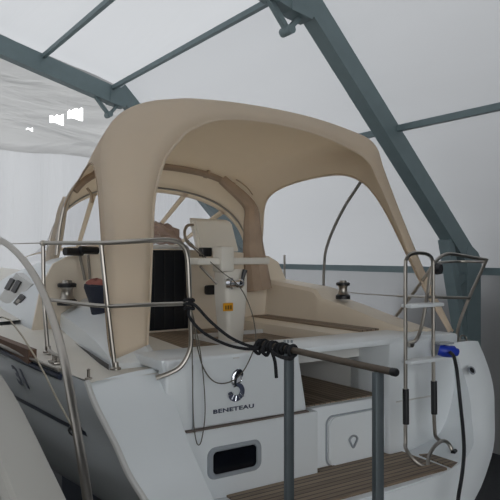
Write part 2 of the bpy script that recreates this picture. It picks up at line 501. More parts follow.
# inner walls of the recess running forward to the bulkhead
bm = NB()
for inner in (innerP, innerS):
    i = smooth_path(W3(inner), 3)
    cut = [p for p in i if p.z < H - .6]
    add_loft(bm, [cut, [Vector((p.x, 3.3, p.z)) for p in cut]])
build('recess_wall', bm, GEL, boat, angle=40)
# moulded edge bead along the port chine
bm = NB(); add_tube(bm, [W(x - .004, y + .01, z + .004) for x, y, z in outerP[:7]], .016, 8)
build('quarter_moulding', bm, GREYGEL, boat)
# rub rails and stripes follow the port and starboard sheer
def side_line(t, side, drop, outx=0.0):
    o = smooth_path(outerP if side < 0 else outerS, 3)
    hb, zs = sheer(t, side)
    fz = drop / 1.2
    hbs = abs(o[0].x - XC)
    # find breadth at this depth
    z = o[0].z + fz * (o[-1].z - o[0].z)
    rel = 1.0; yy = o[0].y
    for a, b in zip(o, o[1:]):
        if b.z <= z <= a.z:
            k = (a.z - z) / (a.z - b.z); rel = abs(a.x + (b.x - a.x) * k - XC) / hbs; yy = a.y + (b.y - a.y) * k
    depth = 1.35 + .15 * math.sin(math.pi * min(1, t * 1.1))
    zz = zs - fz * (1.095 + (depth - 1.095) * min(1, t * 3))
    return W(XC + side * (rel * hb * (1 - .22 * fz * t) + outx), yy + (YBOW - .5 * fz - yy) * t, zz)
for side in (-1, 1):
    tt = [.04 + .9 * k / 24 for k in range(25)]
    bm = NB(); add_tube(bm, [side_line(t, side, .03, .008) for t in tt], .018, 8, 2); build('rub_rail', bm, STRIPE, boat)
    bm = NB(); add_tube(bm, [side_line(t, side, .02, .012) + Vector((0, 0, .028)) for t in tt], .012, 8, 2); build('gunwale', bm, STEEL, boat)
    bm = NB(); add_loft(bm, [[side_line(t, side, d, .006) for d in (.30, .325)] for t in tt]); build('hull_stripe', bm, STRIPE, boat)
bm = NB()
add_loft(bm, [[W(XC + s * .09, y, z) for s, y, z in ((-1, 6.2, -1.75), (-1, 8.0, -1.85), (1, 8.0, -1.85), (1, 6.2, -1.75))],
              [W(XC + s * .12, y, z) for s, y, z in ((-1, 6.5, -H), (-1, 7.8, -H), (1, 7.8, -H), (1, 6.5, -H))]], True, True)
build('keel', bm, KEELM, boat)

# side decks (with hollow for the cockpit)
bm = NB()
rows = []
for t in [.0, .03, .06, .1, .15, .2, .25]:
    for_side = []
    hb, zs = sheer(t, 0)
    y = 3.2 + (YBOW - 3.2) * t
    rows.append((y, hb, zs))
for side in (-1, 1):
    add_loft(bm, [[W(XC + side * hb, y, zs + .003), W(XC + side * (hb - .03), y, zs + .010), W(XC + side * .95, y, zs + .014)] for y, hb, zs in rows])
# foredeck
fr = []
for t in [.25, .35, .45, .55, .65, .75, .85, .95, 1]:
    hb, zs = sheer(t, 0); y = 3.2 + (YBOW - 3.2) * t
    fr.append([W(XC + k * hb, y, zs + .03 + .06 * (1 - abs(k))) for k in (-1, -.5, 0, .5, 1)])
add_loft(bm, fr)
build('deck', bm, DECK, boat, angle=30)

# cockpit: sole, seats, coamings
bm = NB(); add_box(bm, W(1.62, 3.42, -.70), W(3.2, 5.05, -.66)); build('cockpit_sole', bm, TEAKY, boat, False)
ZBT = -.565
bm = NB(); add_box(bm, W(1.55, 3.13, -.62), W(2.452, 3.5, ZBT), .004); add_box(bm, W(2.458, 3.1, -.608), W(3.78, 3.5, ZBT), .014)
build('aft_bridge', bm, GEL, boat)
YP = 3.10
zgr = -.957
# port transom panel, its lower moulding and seam
bm = NB(); add_prism(bm, [W(1.56, YP, zgr + .004), W(2.525, YP, zgr + .004), W(2.452, YP, ZBT + .002), W(1.56, YP, ZBT + .002)], (0, .10, 0)); bmesh.ops.bevel(bm, geom=list(bm.edges), offset=.018, segments=3, profile=.5, affect='EDGES'); build('transom_panel', bm, GEL, boat)
bm = NB(); add_box(bm, W(1.56, YP - .012, -1.42), W(2.60, YP + .3, zgr - .004), .012); build('transom_panel', bm, GEL, boat)
bm = NB(); add_box(bm, W(1.68, YP - .014, zgr - .003), W(2.525, YP + .02, zgr + .004)); build('seam_strip', bm, SEAMM, boat, False)
# upright seam of the port panel
bm = NB(); add_box(bm, pY(192.5, 430, YP) + Vector((-.003, -.004, 0)), pY(192.5, 365, YP) + Vector((.003, .02, 0))); build('seam_strip', bm, GREYFR, boat, False)
# panel under the walk-through and the jamb to starboard
bm = NB(); add_box(bm, W(2.50, YP + .055, -1.42), W(3.30, YP + .3, zgr - .004), .012); build('locker_front', bm, GEL, boat)
bm = NB(); add_box(bm, W(3.235, YP, -1.42), W(3.95, YP + .4, ZBT - .01), .02); build('transom_panel', bm, GEL, boat)
bm = NB(); add_tube(bm, [pY(396, 402, YP), pY(431, 396, YP)], .006, 8, 1); build('seam_strip', bm, GREYGEL, boat)
# walk-through recess: teak floor and dark walls
bm = NB(); add_box(bm, W(2.52, YP + .10, zgr - .03), W(3.24, 4.5, zgr + .004)); build('walkthrough_floor', bm, TEAKY, boat, False)
bm = NB()
add_box(bm, W(2.50, YP + .3, zgr), W(2.53, 4.5, -.63)); add_box(bm, W(3.235, YP + .3, zgr), W(3.27, 4.5, -.63)); add_box(bm, W(2.5, 4.5, zgr), W(3.27, 4.53, -.63))
build('walkthrough_wall', bm, GREYGEL, boat, False)
bm = NB(); add_box(bm, W(2.50, 3.395, -.72), W(3.27, 3.415, -.60)); build('walkthrough_lintel', bm, GREYGEL, boat, False)
# recessed foot mat edge and upper lip
# storage hatch in the locker front
def wall_poly(pxs, y): return [pY(u, v, y) for u, v in pxs]
c = [pY(u, v, YP + .05) for u, v in ((327, 417), (380, 405), (383, 453), (328, 466))]
x0, x1 = c[0].x, c[2].x; zt, zb = c[0].z - .005, (c[3].z + c[2].z) / 2
hatch_x, hatch_z = (x0 + x1) / 2, (zt + zb) / 2
bm = NB(); add_prism(bm, [(x, YP + .03, z) for x, z in rrect(hatch_x, hatch_z, x1 - x0, zt - zb, .05)], (0, .03, 0))
r = bmesh.ops.bevel(bm, geom=[e for e in bm.edges if all(abs(v.co.y - (YP + .03)) < 1e-5 for v in e.verts)], offset=.008, segments=2, affect='EDGES')
hatch = build('locker_hatch', bm, GEL, boat)
bm = NB(); add_prism(bm, [(x, YP + .048, z) for x, z in rrect(hatch_x, hatch_z, x1 - x0 + .018, zt - zb + .018, .056)], (0, .012, 0)); build('gasket', bm, GREYFR, hatch)
p = pY(352.5, 441, YP + .03)
bm = NB()
add_tube(bm, [p + Vector((x, -.01, z)) for x, z in ((-.034, .012), (-.022, .03), (0, .036), (.022, .03), (.034, .012), (.022, -.012), (.004, -.036), (-.006, -.036), (-.022, -.012))], .007, 8, 4, True)
build('pull_handle', bm, GREYFR, hatch)
# small window with grey frame in the lower port panel
q = [pY(u, v, YP - .012) for u, v in ((213, 452), (256, 443), (256, 466), (213, 473))]
wx, wz = (q[0].x + q[1].x) / 2, (q[0].z + q[2].z) / 2
ww, wh = q[1].x - q[0].x, (q[0].z - q[3].z + q[1].z - q[2].z) / 2
bm = NB()
outr, inr = rrect(wx, wz, ww + .075, wh + .055, .05), rrect(wx, wz, ww, wh, .025)
y0 = YP - .012
rows = [[(x, y0, z) for x, z in outr], [(x, y0 - .012, z) for x, z in rrect(wx, wz, ww + .06, wh + .04, .045)], [(x, y0 - .012, z) for x, z in rrect(wx, wz, ww + .012, wh + .012, .028)], [(x, y0 - .002, z) for x, z in inr]]
add_loft(bm, rows, loop=True)
win = build('window', bm, GREYFR, boat)
bm = NB(); add_prism(bm, [(x, y0 - .004, z) for x, z in inr], (0, .006, 0)); build('pane', bm, DARKW, win)
# maker's lettering
def text_mesh(body, size, sx, mat_, M, parent, name, depth=.002, shear=0):
    cu = bpy.data.curves.new(name, 'FONT'); cu.body = body; cu.size = size; cu.align_x = 'CENTER'; cu.extrude = depth; cu.space_character = 1.08; cu.offset = .0012 * size / .05
    ob = bpy.data.objects.new('tmp_text', cu); COL.objects.link(ob)
    bpy.context.view_layer.update()
    me = bpy.data.meshes.new_from_object(ob.evaluated_get(bpy.context.evaluated_depsgraph_get()))
    bpy.data.objects.remove(ob)
    b2 = NB(); b2.from_mesh(me)
    for v in b2.verts: v.co = M @ Vector((v.co.x * sx, v.co.y, v.co.z))
    return build(name, b2, mat_, parent, False, recalc=False)
a, b = pY(213, 413.5, YP), pY(253.5, 408, YP)
M = Matrix.Translation(((a.x + b.x) / 2, YP - .003, (a.z + b.z) / 2 + .001)) @ Matrix.Rotation(math.radians(90), 4, 'X')
tx = text_mesh('BENETEAU', .031, 1.0, LETTER, M, boat, 'lettering')
wtx = max(v.co.x for v in tx.data.vertices) - min(v.co.x for v in tx.data.vertices)
for v in tx.data.vertices:
    cx0 = (a.x + b.x) / 2 - root_loc(tx).x
    v.co.x = cx0 + (v.co.x - cx0) * (b.x - a.x) / wtx
# emblem: curled striped shape in chrome and blue
em = pY(236, 386, YP)
def E(dx, dz, dy=-.012): return Vector((em.x + dx, YP + dy, em.z + dz))
k = .0052 * 1.0
bm = NB()
def taper(bm, pts, radii):
    P = smooth_path(pts, 5); n = len(P)
    for i in range(n - 1): pass
    rows = []
    for i, p in enumerate(P):
        t = (P[min(i + 1, n - 1)] - P[max(i - 1, 0)]).normalized()
        s = i / (n - 1) * (len(radii) - 1); j = min(int(s), len(radii) - 2)
        r = radii[j] + (radii[j + 1] - radii[j]) * (s - j)
        x = Vector((0, 1, 0)); y = t.cross(x)
        rows.append([p + (y * math.cos(a_) * r + x * math.sin(a_) * min(r, .008)) for a_ in [2 * math.pi * q_ / 10 for q_ in range(10)]])
    add_loft(bm, rows, True, True)
taper(bm, [E(-.012, .0), E(-.02, .035), E(-.006, .07), E(.016, .082), E(.03, .065), E(.026, .045)], [.012, .018, .022, .018, .012, .004])
emb = build('emblem', bm, CHROME, boat)
bm = NB()
taper(bm, [E(-.004, .012), E(.022, .0), E(.036, -.026), E(.024, -.056), E(-.008, -.068), E(-.036, -.055), E(-.048, -.03)], [.010, .014, .015, .016, .018, .018, .012])
build('emblem_tail', bm, LETTER, emb)
bm = NB()
for q_ in range(5):
    ang = math.radians(200 + q_ * 30)
    c0 = E(-.006, -.022, -.021)
    d0 = Vector((math.cos(ang), 0, math.sin(ang)))
    add_tube(bm, [c0 + d0 * .028, c0 + d0 * .058], .0035, 6, 1)
build('emblem_rib', bm, CHROME, emb)
bm = NB(); add_tube(bm, [E(.0, .02, -.02), E(.022, .03, -.02), E(.02, .055, -.02)], .004, 6); build('emblem_curl', bm, CHROME, emb)  # small chrome curl on the emblem head
# three tiny vent marks at the panel edge and a small plate
bm = NB()
p = pY(236, 357, YP)
add_box(bm, p + Vector((-.02, -.006, -.008)), p + Vector((.02, .01, .0)), .002); build('drain_cover', bm, GREYGEL, boat)
bm = NB()
for du in (0, 3.5, 7):
    p = pY(285 + du, 341.5, YP)
    add_box(bm, p + Vector((-.004, -.004, -.008)), p + Vector((.004, .01, .008)))
build('panel_latch', bm, GREYFR, boat, False)

# bathing platform
ZPL = -1.345
bm = NB(); add_prism(bm, [W(x, y, ZPL - .05) for x, y in ((1.64, 3.2), (1.66, 2.72), (1.80, 2.665), (2.66, 2.645), (3.10, 2.665), (3.42, 2.71), (3.62, 2.80), (3.76, 2.92), (3.80, 3.2))], (0, 0, .038)); build('bathing_platform', bm, GEL, boat, False)
bm = NB()
add_prism(bm, [W(1.93, 3.085, ZPL - .014), W(2.62, 3.085, ZPL - .014), W(2.62, 3.15, ZPL - .014), W(3.36, 3.15, ZPL - .014), W(3.33, 2.70, ZPL - .014), W(1.90, 2.70, ZPL - .014)], (0, 0, .016))
build('teak_pad', bm, TEAKX, boat, False)
bm = NB()
add_prism(bm, [W(3.40, 2.99, ZPL - .014), W(3.54, 2.94, ZPL - .014), W(3.50, 2.74, ZPL - .014), W(3.37, 2.70, ZPL - .014)], (0, 0, .016))
build('teak_pad', bm, TEAKX, boat, False)

# starboard seat and coaming
bm = NB(); add_box(bm, W(3.18, 3.5, -.7), W(3.66, 5.05, -.575), .012); build('cockpit_seat', bm, CREAM, boat)
bm = NB(); add_box(bm, W(3.40, 3.56, -.578), W(3.60, 5.0, -.562)); build('teak_pad', bm, TEAKY, boat, False)
cs = [(3.3, -.555), (3.62, -.50), (4.0, -.42), (4.28, -.37), (4.36, -.30), (4.45, -.285), (5.05, -.24), (5.3, -.23)]
bm = NB(); add_loft(bm, [[W(3.58, y, -.62), W(3.62, y, z - .03), W(3.65, y, z), W(3.88, y, z), W(3.95, y, z - .03), W(4.0, y, -.64)] for y, z in cs], True, True)
build('coaming', bm, CREAM, boat, angle=35)
# port coaming and seat
cp = [(3.40, -.60, -.60), (3.5, -.56, -.55), (3.75, -.52, -.47), (4.0, -.50, -.42), (4.5, -.47, -.37), (5.05, -.45, -.34)]
def cox(y): return 1.36 + (y - 3.36) * .15
bm = NB(); add_loft(bm, [[W(cox(y), y, -.66), W(cox(y) + .015, y, z - .012), W(cox(y) + .035, y, z), W(cox(y) + .20, y, z2 - .01), W(cox(y) + .26, y, z2), W(cox(y) + .31, y, z2 - .03), W(cox(y) + .33, y, -.70)] for y, z, z2 in cp], True, True)
build('coaming', bm, GEL, boat, angle=30)
bm = NB(); add_loft(bm, [[W(cox(y) - .008, y, zz) for zz in (-.63, -.600)] for y in (3.38, 4, 5.05)]); build('coaming_gap_shade', bm, BLACK, boat)  # dark strip standing in for the shaded gap at the coaming base
bm = NB(); add_prism(bm, [W(1.69, 3.6, -.70), W(1.97, 5.05, -.70), W(2.2, 5.05, -.70), W(2.0, 3.6, -.70)], (0, 0, .09)); build('cockpit_seat', bm, DECK, boat)

# cabin trunk
bm = NB()
tr_ = [(5.05, 1.16, .0), (5.6, 1.15, -.03), (6.2, 1.12, -.09), (6.8, 1.06, -.15), (7.6, .95, -.22), (8.6, .75, -.30), (9.2, .6, -.36)]
rows = []
for y, hw, z in tr_:
    zd = -.62 + (y - 5) * .05
    row = [W(XC - hw - .10, y, zd)] + [W(XC + k_ * hw, y, z + dz) for k_, dz in ((-1.02, -.24), (-.94, -.07), (-.84, -.01), (-.5, .03), (0, .05), (.5, .03), (.84, -.01), (.94, -.07), (1.02, -.24))] + [W(XC + hw + .10, y, zd)]
    rows.append(row)
add_loft(bm, rows, False, False)
build('cabin_trunk', bm, GEL, boat, angle=25)
bm = NB(); add_prism(bm, rows[0], (0, .03, 0)); build('cabin_bulkhead', bm, CREAM, boat, angle=25)
bm = NB(); add_box(bm, W(1.42, 5.045, -.72), W(3.60, 5.09, -.60)); build('bulkhead_sill', bm, CREAM, boat, False)
# companionway: dark washboards, frame, folded tinted plastic over the hatch
yb = 5.05
pa, pb_ = pY(147, 250, yb), pY(187, 328, yb)
bm = NB(); add_box(bm, (pa.x, yb - .02, pb_.z), (pb_.x, yb + .05, pa.z)); door = build('companionway_door', bm, DOORM, boat, False)
bm = NB()
for k_ in range(4):
    xx = pa.x + (pb_.x - pa.x) * (k_ + .6) / 4
    add_box(bm, (xx, yb - .026, pb_.z + .02), (xx + .012, yb - .01, pa.z - .02))
build('door_batten', bm, BLACK, door, False)
bm = NB()
add_tube(bm, [pY(147, 247, yb - .03), pY(178, 247, yb - .03), pY(188, 252, yb - .03), pY(190, 300, yb - .03), pY(190, 330, yb - .03)], .018, 8, 4)
build('door_frame', bm, GREYGEL, door)
bm = NB()
P0, P1 = pY(152, 244, 5.15), pY(182, 222, 5.15)
rows = []
for i in range(9):
    row = []
    for j in range(9):
        s_, t_ = i / 8, j / 8
        row.append(Vector((P0.x + (P1.x - P0.x) * s_ + .01 * math.sin(j * 2), 5.12 + .25 * t_ + .03 * math.sin(i * 1.7 + j), P0.z + (P1.z - P0.z) * (math.sin(t_ * 1.6)) * (1 - .25 * abs(s_ - .4)) + .012 * math.sin(i * 2.3 + j * 1.9))))
    rows.append(row)
add_loft(bm, rows)
tag(build('folded_plastic', bm, BROWNP, solid=.01), 'crumpled brownish clear plastic on the companionway hatch', 'plastic')

# pedestal with console, hub and lever
py_ = 4.1
ped = None
a, b = pY(217, 268, py_), pY(242, 334, py_)
cx = (a.x + b.x) / 2
bm = NB()
rows = []
for z, hw, hd in ((-.66, .075, .08), (-.50, .085, .09), (-.30, .10, .10), (-.13, .105, .09), (-.11, .09, .08)):
    rows.append([W(x, y, z) for x, y in rrect(cx + .085, py_ + .12, hw * 2, hd * 2, .035)])
add_loft(bm, rows, True, True)
ped = build('pedestal', bm, DECK, boat)
bm = NB(); add_box(bm, pY(198, 265, py_ + .05), pY(258, 257.5, py_ + .22), .012); build('console_shelf', bm, DECK, ped)
p0, p1 = pY(223, 272, py_), pY(236, 246, py_)
bm = NB(); add_box(bm, p0 + Vector((0, .02, 0)), p1 + Vector((0, .16, 0)), .015); build('console_post', bm, DECK, ped)
# tilted table leaf / cover behind the console
L4 = [pY(u, v, yy) for u, v, yy in ((201, 252, py_ + .35), (240, 252, py_ + .35), (232.5, 222.5, py_ + .55), (193.5, 220.5, py_ + .55))]
bm = NB(); add_prism(bm, L4, (0, .10, .03)); bmesh.ops.bevel(bm, geom=list(bm.edges), offset=.014, segments=2, affect='EDGES'); build('console_cover', bm, DECK, ped)
q = pY(206, 252, py_ + .30)
bm = NB(); add_box(bm, q + Vector((-.045, -.02, -.035)), q + Vector((.045, .04, .035)), .008, None); build('instrument_display', bm, BLACK, ped)
bm = NB(); add_tube(bm, [pY(193, 225, py_ + .45), pY(187, 226, py_ + .42), pY(184.5, 234, py_ + .4), pY(188, 243, py_ + .36), pY(196, 249, py_ + .3), pY(205, 258, py_ + .3)], .012, 8); build('grab_rail', bm, STEEL, ped)
bm = NB(); add_tube(bm, [pY(200, 266, py_ + .2), pY(217, 284, py_ + .12)], .010, 8, 1); build('brace', bm, STEEL, ped)
hb_ = pY(229.5, 283.5, py_ + .0)
bm = NB(); add_lathe(bm, [(.001, 0), (.04, 0), (.044, .035), (.03, .04), (.028, .075), (.036, .08), (.036, .11), (.018, .125), (.001, .125)], hb_ + Vector((0, .02, 0)), (.55, -.83, 0), 18); build('wheel_hub', bm, CHROME, ped)
bm = NB(); p = pY(240.5, 284, py_); add_tube(bm, [p + Vector((0, -.02, -.02)), pY(243, 277, py_ - .02), pY(245, 270, py_ - .02)], .010, 8, 4, r2=.02); build('throttle_lever', bm, BLACK, ped)
bm = NB(); p = pY(228, 307, py_ + .018); add_box(bm, p + Vector((-.042, -.004, -.03)), p + Vector((.042, .004, .03))); stk = build('sticker', bm, YEL, ped, False, label='yellow warning sticker')
bm = NB()
for dx in (-.022, 0, .022): add_box(bm, p + Vector((dx - .007, -.0065, -.018)), p + Vector((dx + .007, -.003, .012)))
build('sticker_print', bm, YELD, stk, False)
# dark hand recess in the bulkhead
p = pY(211, 290, 5.02)
bm = NB(); add_prism(bm, [(x, p.y, z) for x, z in rrect(p.x, p.z, .10, .085, .022)], (0, .03, 0)); build('hand_recess', bm, BLACK, boat)

# pushpits
def tubeobj(parent, name, pts, r=.0135, n=6, m=STEEL, label=None):
    bm = NB(); add_tube(bm, pts, r, 10, n); return build(name, bm, m, parent, label=label)
RT = .0125
# port
zt = pY(101, 243, 3.36).z
f_top, f_bot = W(1.17, 4.2, zt - H - .01), W(1.20, 4.15, -.61)
pf = pX(43, 243, 1.2)
pp = tubeobj(boat, 'pushpit', [pX(43, 243, 1.22), pX(70, 243, 1.25), pX(101, 243, 1.29), pY(125, 242, 3.12), pY(150, 240.5, 3.0), pY(170, 240, 2.96), pY(181, 244, 2.95), pY(187, 256, 2.95), pY(189, 290, 2.96), pY(191, 335, 2.98), pY(189, 352, 2.99), pY(181, 366, 3.0), pY(170, 373, 3.02), pY(156, 378, 3.05)], RT, 6)
tubeobj(pp, 'post', [pX(101, 243, 1.29), pX(107, 300, 1.31), pX(115, 369, 1.35)], RT)
tubeobj(pp, 'post', [pX(43, 243, 1.22), pX(44, 300, 1.22), pX(48, 352, 1.22)], RT)
tubeobj(pp, 'rail', [pX(45, 299, 1.22), pX(75, 303, 1.26), pX(106, 306, 1.31), pY(140, 305, 3.1), pY(188, 303.5, 2.96)], RT * .9)
for (u, v, X) in ((115.5, 369.5, 1.35), (48, 352.5, 1.22)):
    bm = NB(); add_lathe(bm, [(.001, 0), (.03, 0), (.03, .008), (.018, .014), (.016, .04), (.001, .04)], pX(u, v, X), seg=14); build('foot', bm, STEEL, pp)
bm = NB(); add_lathe(bm, [(.001, -.02), (.018, -.02), (.018, .02), (.001, .02)], pX(43, 243, 1.22), (0, 1, 0), 10); build('fitting', bm, STEEL, pp)
# starboard
sp_ = tubeobj(boat, 'pushpit', [pY(409, 343, 3.08), pY(416, 340, 3.05), pY(421, 328, 3.02), pY(425, 308, 3.0), pY(428, 290, 3.0), pY(431, 270, 3.0), pY(437, 260, 3.02), pY(447, 254, 3.06), pY(462, 255.5, 3.08), pY(476, 258, 3.10), pY(486, 259.5, 3.12)], RT, 6)
tubeobj(sp_, 'post', [pY(487, 259, 3.12), pY(470, 296, 3.14), pY(459, 325, 3.16), pY(457, 342, 3.14)], RT)
tubeobj(sp_, 'rail', [pY(434, 263, 3.05), pY(455, 261.5, 3.3), pY(484, 262, 3.14)], RT * .8)
tubeobj(sp_, 'rail', [pY(427, 297, 3.0), pY(450, 297.5, 3.08), pY(470, 298, 3.14)], RT * .9)
tubeobj(sp_, 'rail', [pY(427, 297, 3.0), pY(410, 296, 3.45), pY(398, 296, 3.8)], RT * .8)
tubeobj(sp_, 'post', [pY(434, 264, 3.04), pY(419, 285, 3.45), pY(394, 319, 3.78)], RT)
bm = NB(); add_lathe(bm, [(.001, -.03), (.034, -.03), (.04, 0), (.034, .03), (.001, .03)], pY(437, 269, 3.0), (0.3, -1, 0), 14); build('clamp', bm, BLACK, sp_)
bm = NB(); add_lathe(bm, [(.001, 0), (.022, 0), (.022, .03), (.001, .03)], pY(409, 344, 3.1), (0, -1, 0), 12); build('foot', bm, STEEL, sp_)
bm = NB(); add_tube(bm, [pY(459, 344, 3.1), pY(461, 336, 3.1), pY(466, 337, 3.1), pY(467, 344, 3.08)], .006, 8); build('fairlead', bm, STEEL, sp_)

# folding stern ladder, stowed upright
YL = 2.93
lad = tubeobj(boat, 'ladder', [pY(428, 469, 2.80), pY(416, 462, 2.84), pY(406.5, 450, 2.90), pY(405.5, 440, YL), pY(405.5, 400, YL), pY(405.5, 330, YL), pY(405.5, 270, YL), pY(406.5, 259, YL), pY(411, 254, YL), pY(418, 253, YL), pY(427, 254.2, YL), pY(432, 259, YL), pY(433, 270, YL), pY(433.2, 330, YL), pY(433.6, 400, YL), pY(434.6, 428, YL), pY(436, 437, YL), pY(441, 441, 2.93)], .0125, 6)
for v0, v1 in ((306, 303), (362, 358)):
    bm = NB()
    a, b = pY(405, v0, YL), pY(436.5, v1, YL)
    add_box(bm, (a.x - .005, YL - .06, a.z - .012), (b.x + .01, YL + .03, a.z + .012), .006); build('step', bm, GEL, lad, label='white ladder step')
for u, v0, v1 in ((405.7, 389, 424), (433.9, 381, 414)):
    bm = NB(); add_tube(bm, [pY(u, v0, YL), pY(u + .3, v1, YL)], .021, 12, 1); build('grip', bm, BLACK, lad, label='black rubber grip')
bm = NB()
add_tube(bm, [pY(428, 471, 2.80), pY(428.5, 458, 2.82), pY(434, 447, 2.86), pY(442, 441, 2.9), pY(448, 443, 2.9), pY(452, 451, 2.88), pY(453, 461, 2.85)], .0125, 10)
build('hinge_hoop', bm, STEEL, lad)
bm = NB()
add_box(bm, pY(424, 476, 2.78), pY(434, 470.5, 2.84), .004)
build('hinge_plate', bm, STEEL, lad); bm = NB()
p = pY(456, 463, 2.85); add_lathe(bm, [(.001, -.02), (.022, -.02), (.022, .02), (.001, .02)], p, (1, .3, 0), 12)
build('hinge_bracket', bm, BLACK, lad); bm = NB()
p = pY(454, 452, 2.85); add_lathe(bm, [(.001, -.02), (.016, -.02), (.016, .025), (.001, .025)], p, (1, .3, 0), 12)
build('hinge_bracket', bm, BLACK, lad)
# engine exhaust / drain outlet in the starboard quarter
p = pY(474.5, 371, 2.93)
bm = NB(); add_lathe(bm, [(.022, 0), (.032, 0), (.031, .007), (.022, .007), (.02, .002)], p + Vector((0, .025, 0)), (-.05, -.9, .55), 18); o = build('drain_outlet', bm, GREYFR, boat)
bm = NB(); add_lathe(bm, [(.001, 0), (.022, 0), (.022, .005), (.001, .005)], p + Vector((0, .025, 0)), (-.05, -.9, .55), 18); build('outlet_hole', bm, BLACK, o)
# flap above the shore power socket
bm = NB(); p = pY(445, 343, 3.0); add_box(bm, p + Vector((-.07, -.04, -.006)), p + Vector((.05, .04, .006)), .003, None); build('socket_flap', bm, GREYFR, boat)

# winches
def winch(x, y, z, s=1.0, lab=None):
    p = W(x, y, z)
    bm = NB(); add_lathe(bm, [(.001, 0), (.062 * s, 0), (.062 * s, .03 * s), (.05 * s, .04 * s), (.001, .04 * s)], p); w = build('winch', bm, BLACK, boat)
    bm = NB(); add_lathe(bm, [(.001, .04 * s), (.05 * s, .04 * s), (.038 * s, .06 * s), (.036 * s, .10 * s), (.045 * s, .115 * s), (.001, .115 * s)], p); build('drum', bm, STEEL, w)
    bm = NB(); add_lathe(bm, [(.001, .115 * s), (.058 * s, .115 * s), (.06 * s, .135 * s), (.05 * s, .142 * s), (.001, .142 * s)], p); build('line_gripper', bm, BLACK, w)
    bm = NB(); add_lathe(bm, [(.001, .142 * s), (.034 * s, .142 * s), (.03 * s, .158 * s), (.001, .158 * s)], p); build('top_cap', bm, STEEL, w)
p = pX(343, 299, 3.76); winch(p.x, p.y, p.z - H, 1.0)
p = pX(67, 305, 1.645); winch(p.x, p.y, p.z - H, 1.2)
# rope clutches on the port shoulder of the cabin trunk
bm = NB(); add_prism(bm, [pX(u, v, 1.478) for u, v in ((-2, 299), (13, 307), (32, 284), (16, 273))], (.06, 0, 0)); build('clutch_base', bm, GREYGEL, boat)
for px_ in (((4, 288.5), (7.5, 290.5), (13.5, 280), (10, 278)), ((10.5, 291), (14, 293), (20, 282), (16.5, 280))):
    bm = NB(); add_prism(bm, [pX(u, v, 1.462) for u, v in px_], (.02, 0, 0)); build('rope_clutch', bm, BLACK, boat)
bm = NB(); add_prism(bm, [pX(u, v, 1.455) for u, v in ((13, 303), (18.5, 307), (24.5, 297), (20, 294))], (.03, 0, 0)); cl = build('jammer', bm, BLACK, boat)
bm = NB(); add_prism(bm, [pX(u, v, 1.45) for u, v in ((15.5, 302), (17.5, 303.5), (20, 300.5), (18, 299))], (.008, 0, 0)); build('jammer_plate', bm, STEEL, cl)
tubeobj(boat, 'control_line', [pY(25, 301.5, 5.9), pY(34, 300, 5.5), pY(44, 297, 5.05)], .007, 4, GALV)
# deck cleat, small deck pin and toe rail on the port side
p = zplane(56, 363, -.625)
bm = NB(); add_box(bm, p + Vector((-.03, -.06, 0)), p + Vector((.03, .06, .012)), .004)
for dy in (-.035, .035): add_tube(bm, [p + Vector((0, dy, 0)), p + Vector((0, dy, .045))], .011, 8, 1)
add_tube(bm, [p + Vector((0, -.13, .058)), p + Vector((0, -.05, .048)), p + Vector((0, .05, .048)), p + Vector((0, .13, .058))], .011, 8)
build('cleat', bm, STEEL, boat)
p = zplane(88.5, 379, -.645)
bm = NB(); add_lathe(bm, [(.001, 0), (.02, 0), (.02, .006), (.008, .01), (.008, .045), (.011, .05), (.001, .055)], p, seg=12); build('deck_pin', bm, STEEL, boat)
bm = NB()
add_beam(bm, pX(32.5, 356.5, 1.105) , pX(-40, 327, 1.02), .085, .05, (0, 0, 1)); build('toe_rail', bm, WOODT, boat, False)
# "31" on the port topsides
sl = [side_line(t, -1, .17, .010) for t in (.085, .135)]
d = (sl[0] - sl[1]).normalized()
upv = (side_line(.1, -1, .1, .010) - side_line(.1, -1, .24, .010)).normalized()
nrm = d.cross(upv).normalized()
p = side_line(.118, -1, .19, .014)
M = Matrix(((d.x, upv.x, nrm.x, p.x), (d.y, upv.y, nrm.y, p.y), (d.z, upv.z, nrm.z, p.z), (0, 0, 0, 1)))
text_mesh('31', .20, 1.15, LETTER, M, boat, 'hull_number', .001)
# starboard stanchion and guard wires
st = pX(284.5, 255, 3.98); sb = pX(284.5, 285, 3.98)
tubeobj(boat, 'stanchion', [sb, st], .011, 1)
tubeobj(boat, 'guard_wire', [W(3.98, 7.5, -.12), pX(300, 283, 3.98), pX(345, 292, 3.98), pX(404, 296.5, 3.96)], .004, 3)
tubeobj(boat, 'guard_wire', [pX(43, 243, 1.22), W(1.05, 6.5, .09), W(1.1, 8, .1)], .004, 1)

# ------------------------------------------------------------------ canopy
can = thing('cockpit_canopy', W(XC, 4.3, -.6), 'beige canvas cockpit canopy with sprayhood arching over the cockpit', 'canopy')
Bk = [(113, 360, 3.33), (109, 300, 3.40), (106, 240, 3.46), (103, 190, 3.56), (101, 150, 3.68), (113, 121, 3.78), (139, 104.5, 3.86), (180, 99.5, 3.93), (240, 107, 3.95), (300, 119, 3.95), (345, 131.5, 3.9), (370, 142, 3.8), (381, 166, 3.66), (401, 215, 3.54), (426, 275, 3.42), (453, 331, 3.22)]
Ak = [(147, 345, 3.34), (150, 290, 3.37), (152, 240, 3.40), (155, 195, 3.43), (165, 160, 3.46), (178, 142, 3.48), (192, 129, 3.5), (222, 119.5, 3.5), (262, 121.5, 3.5), (310, 132, 3.5), (347, 147, 3.5), (367, 160, 3.48), (377, 178, 3.47), (396, 222, 3.46), (421, 280, 3.38), (449, 332, 3.21)]
Ck = [(-.98, -.2), (-.97, 0), (-.94, .25), (-.89, .45), (-.80, .6), (-.68, .70), (-.50, .775), (-.26, .815), (0, .83), (.26, .815), (.5, .78), (.7, .71), (.86, .6), (.97, .38), (1.0, .2), (.97, -.1)]
YCb = 5.35
ND = 6
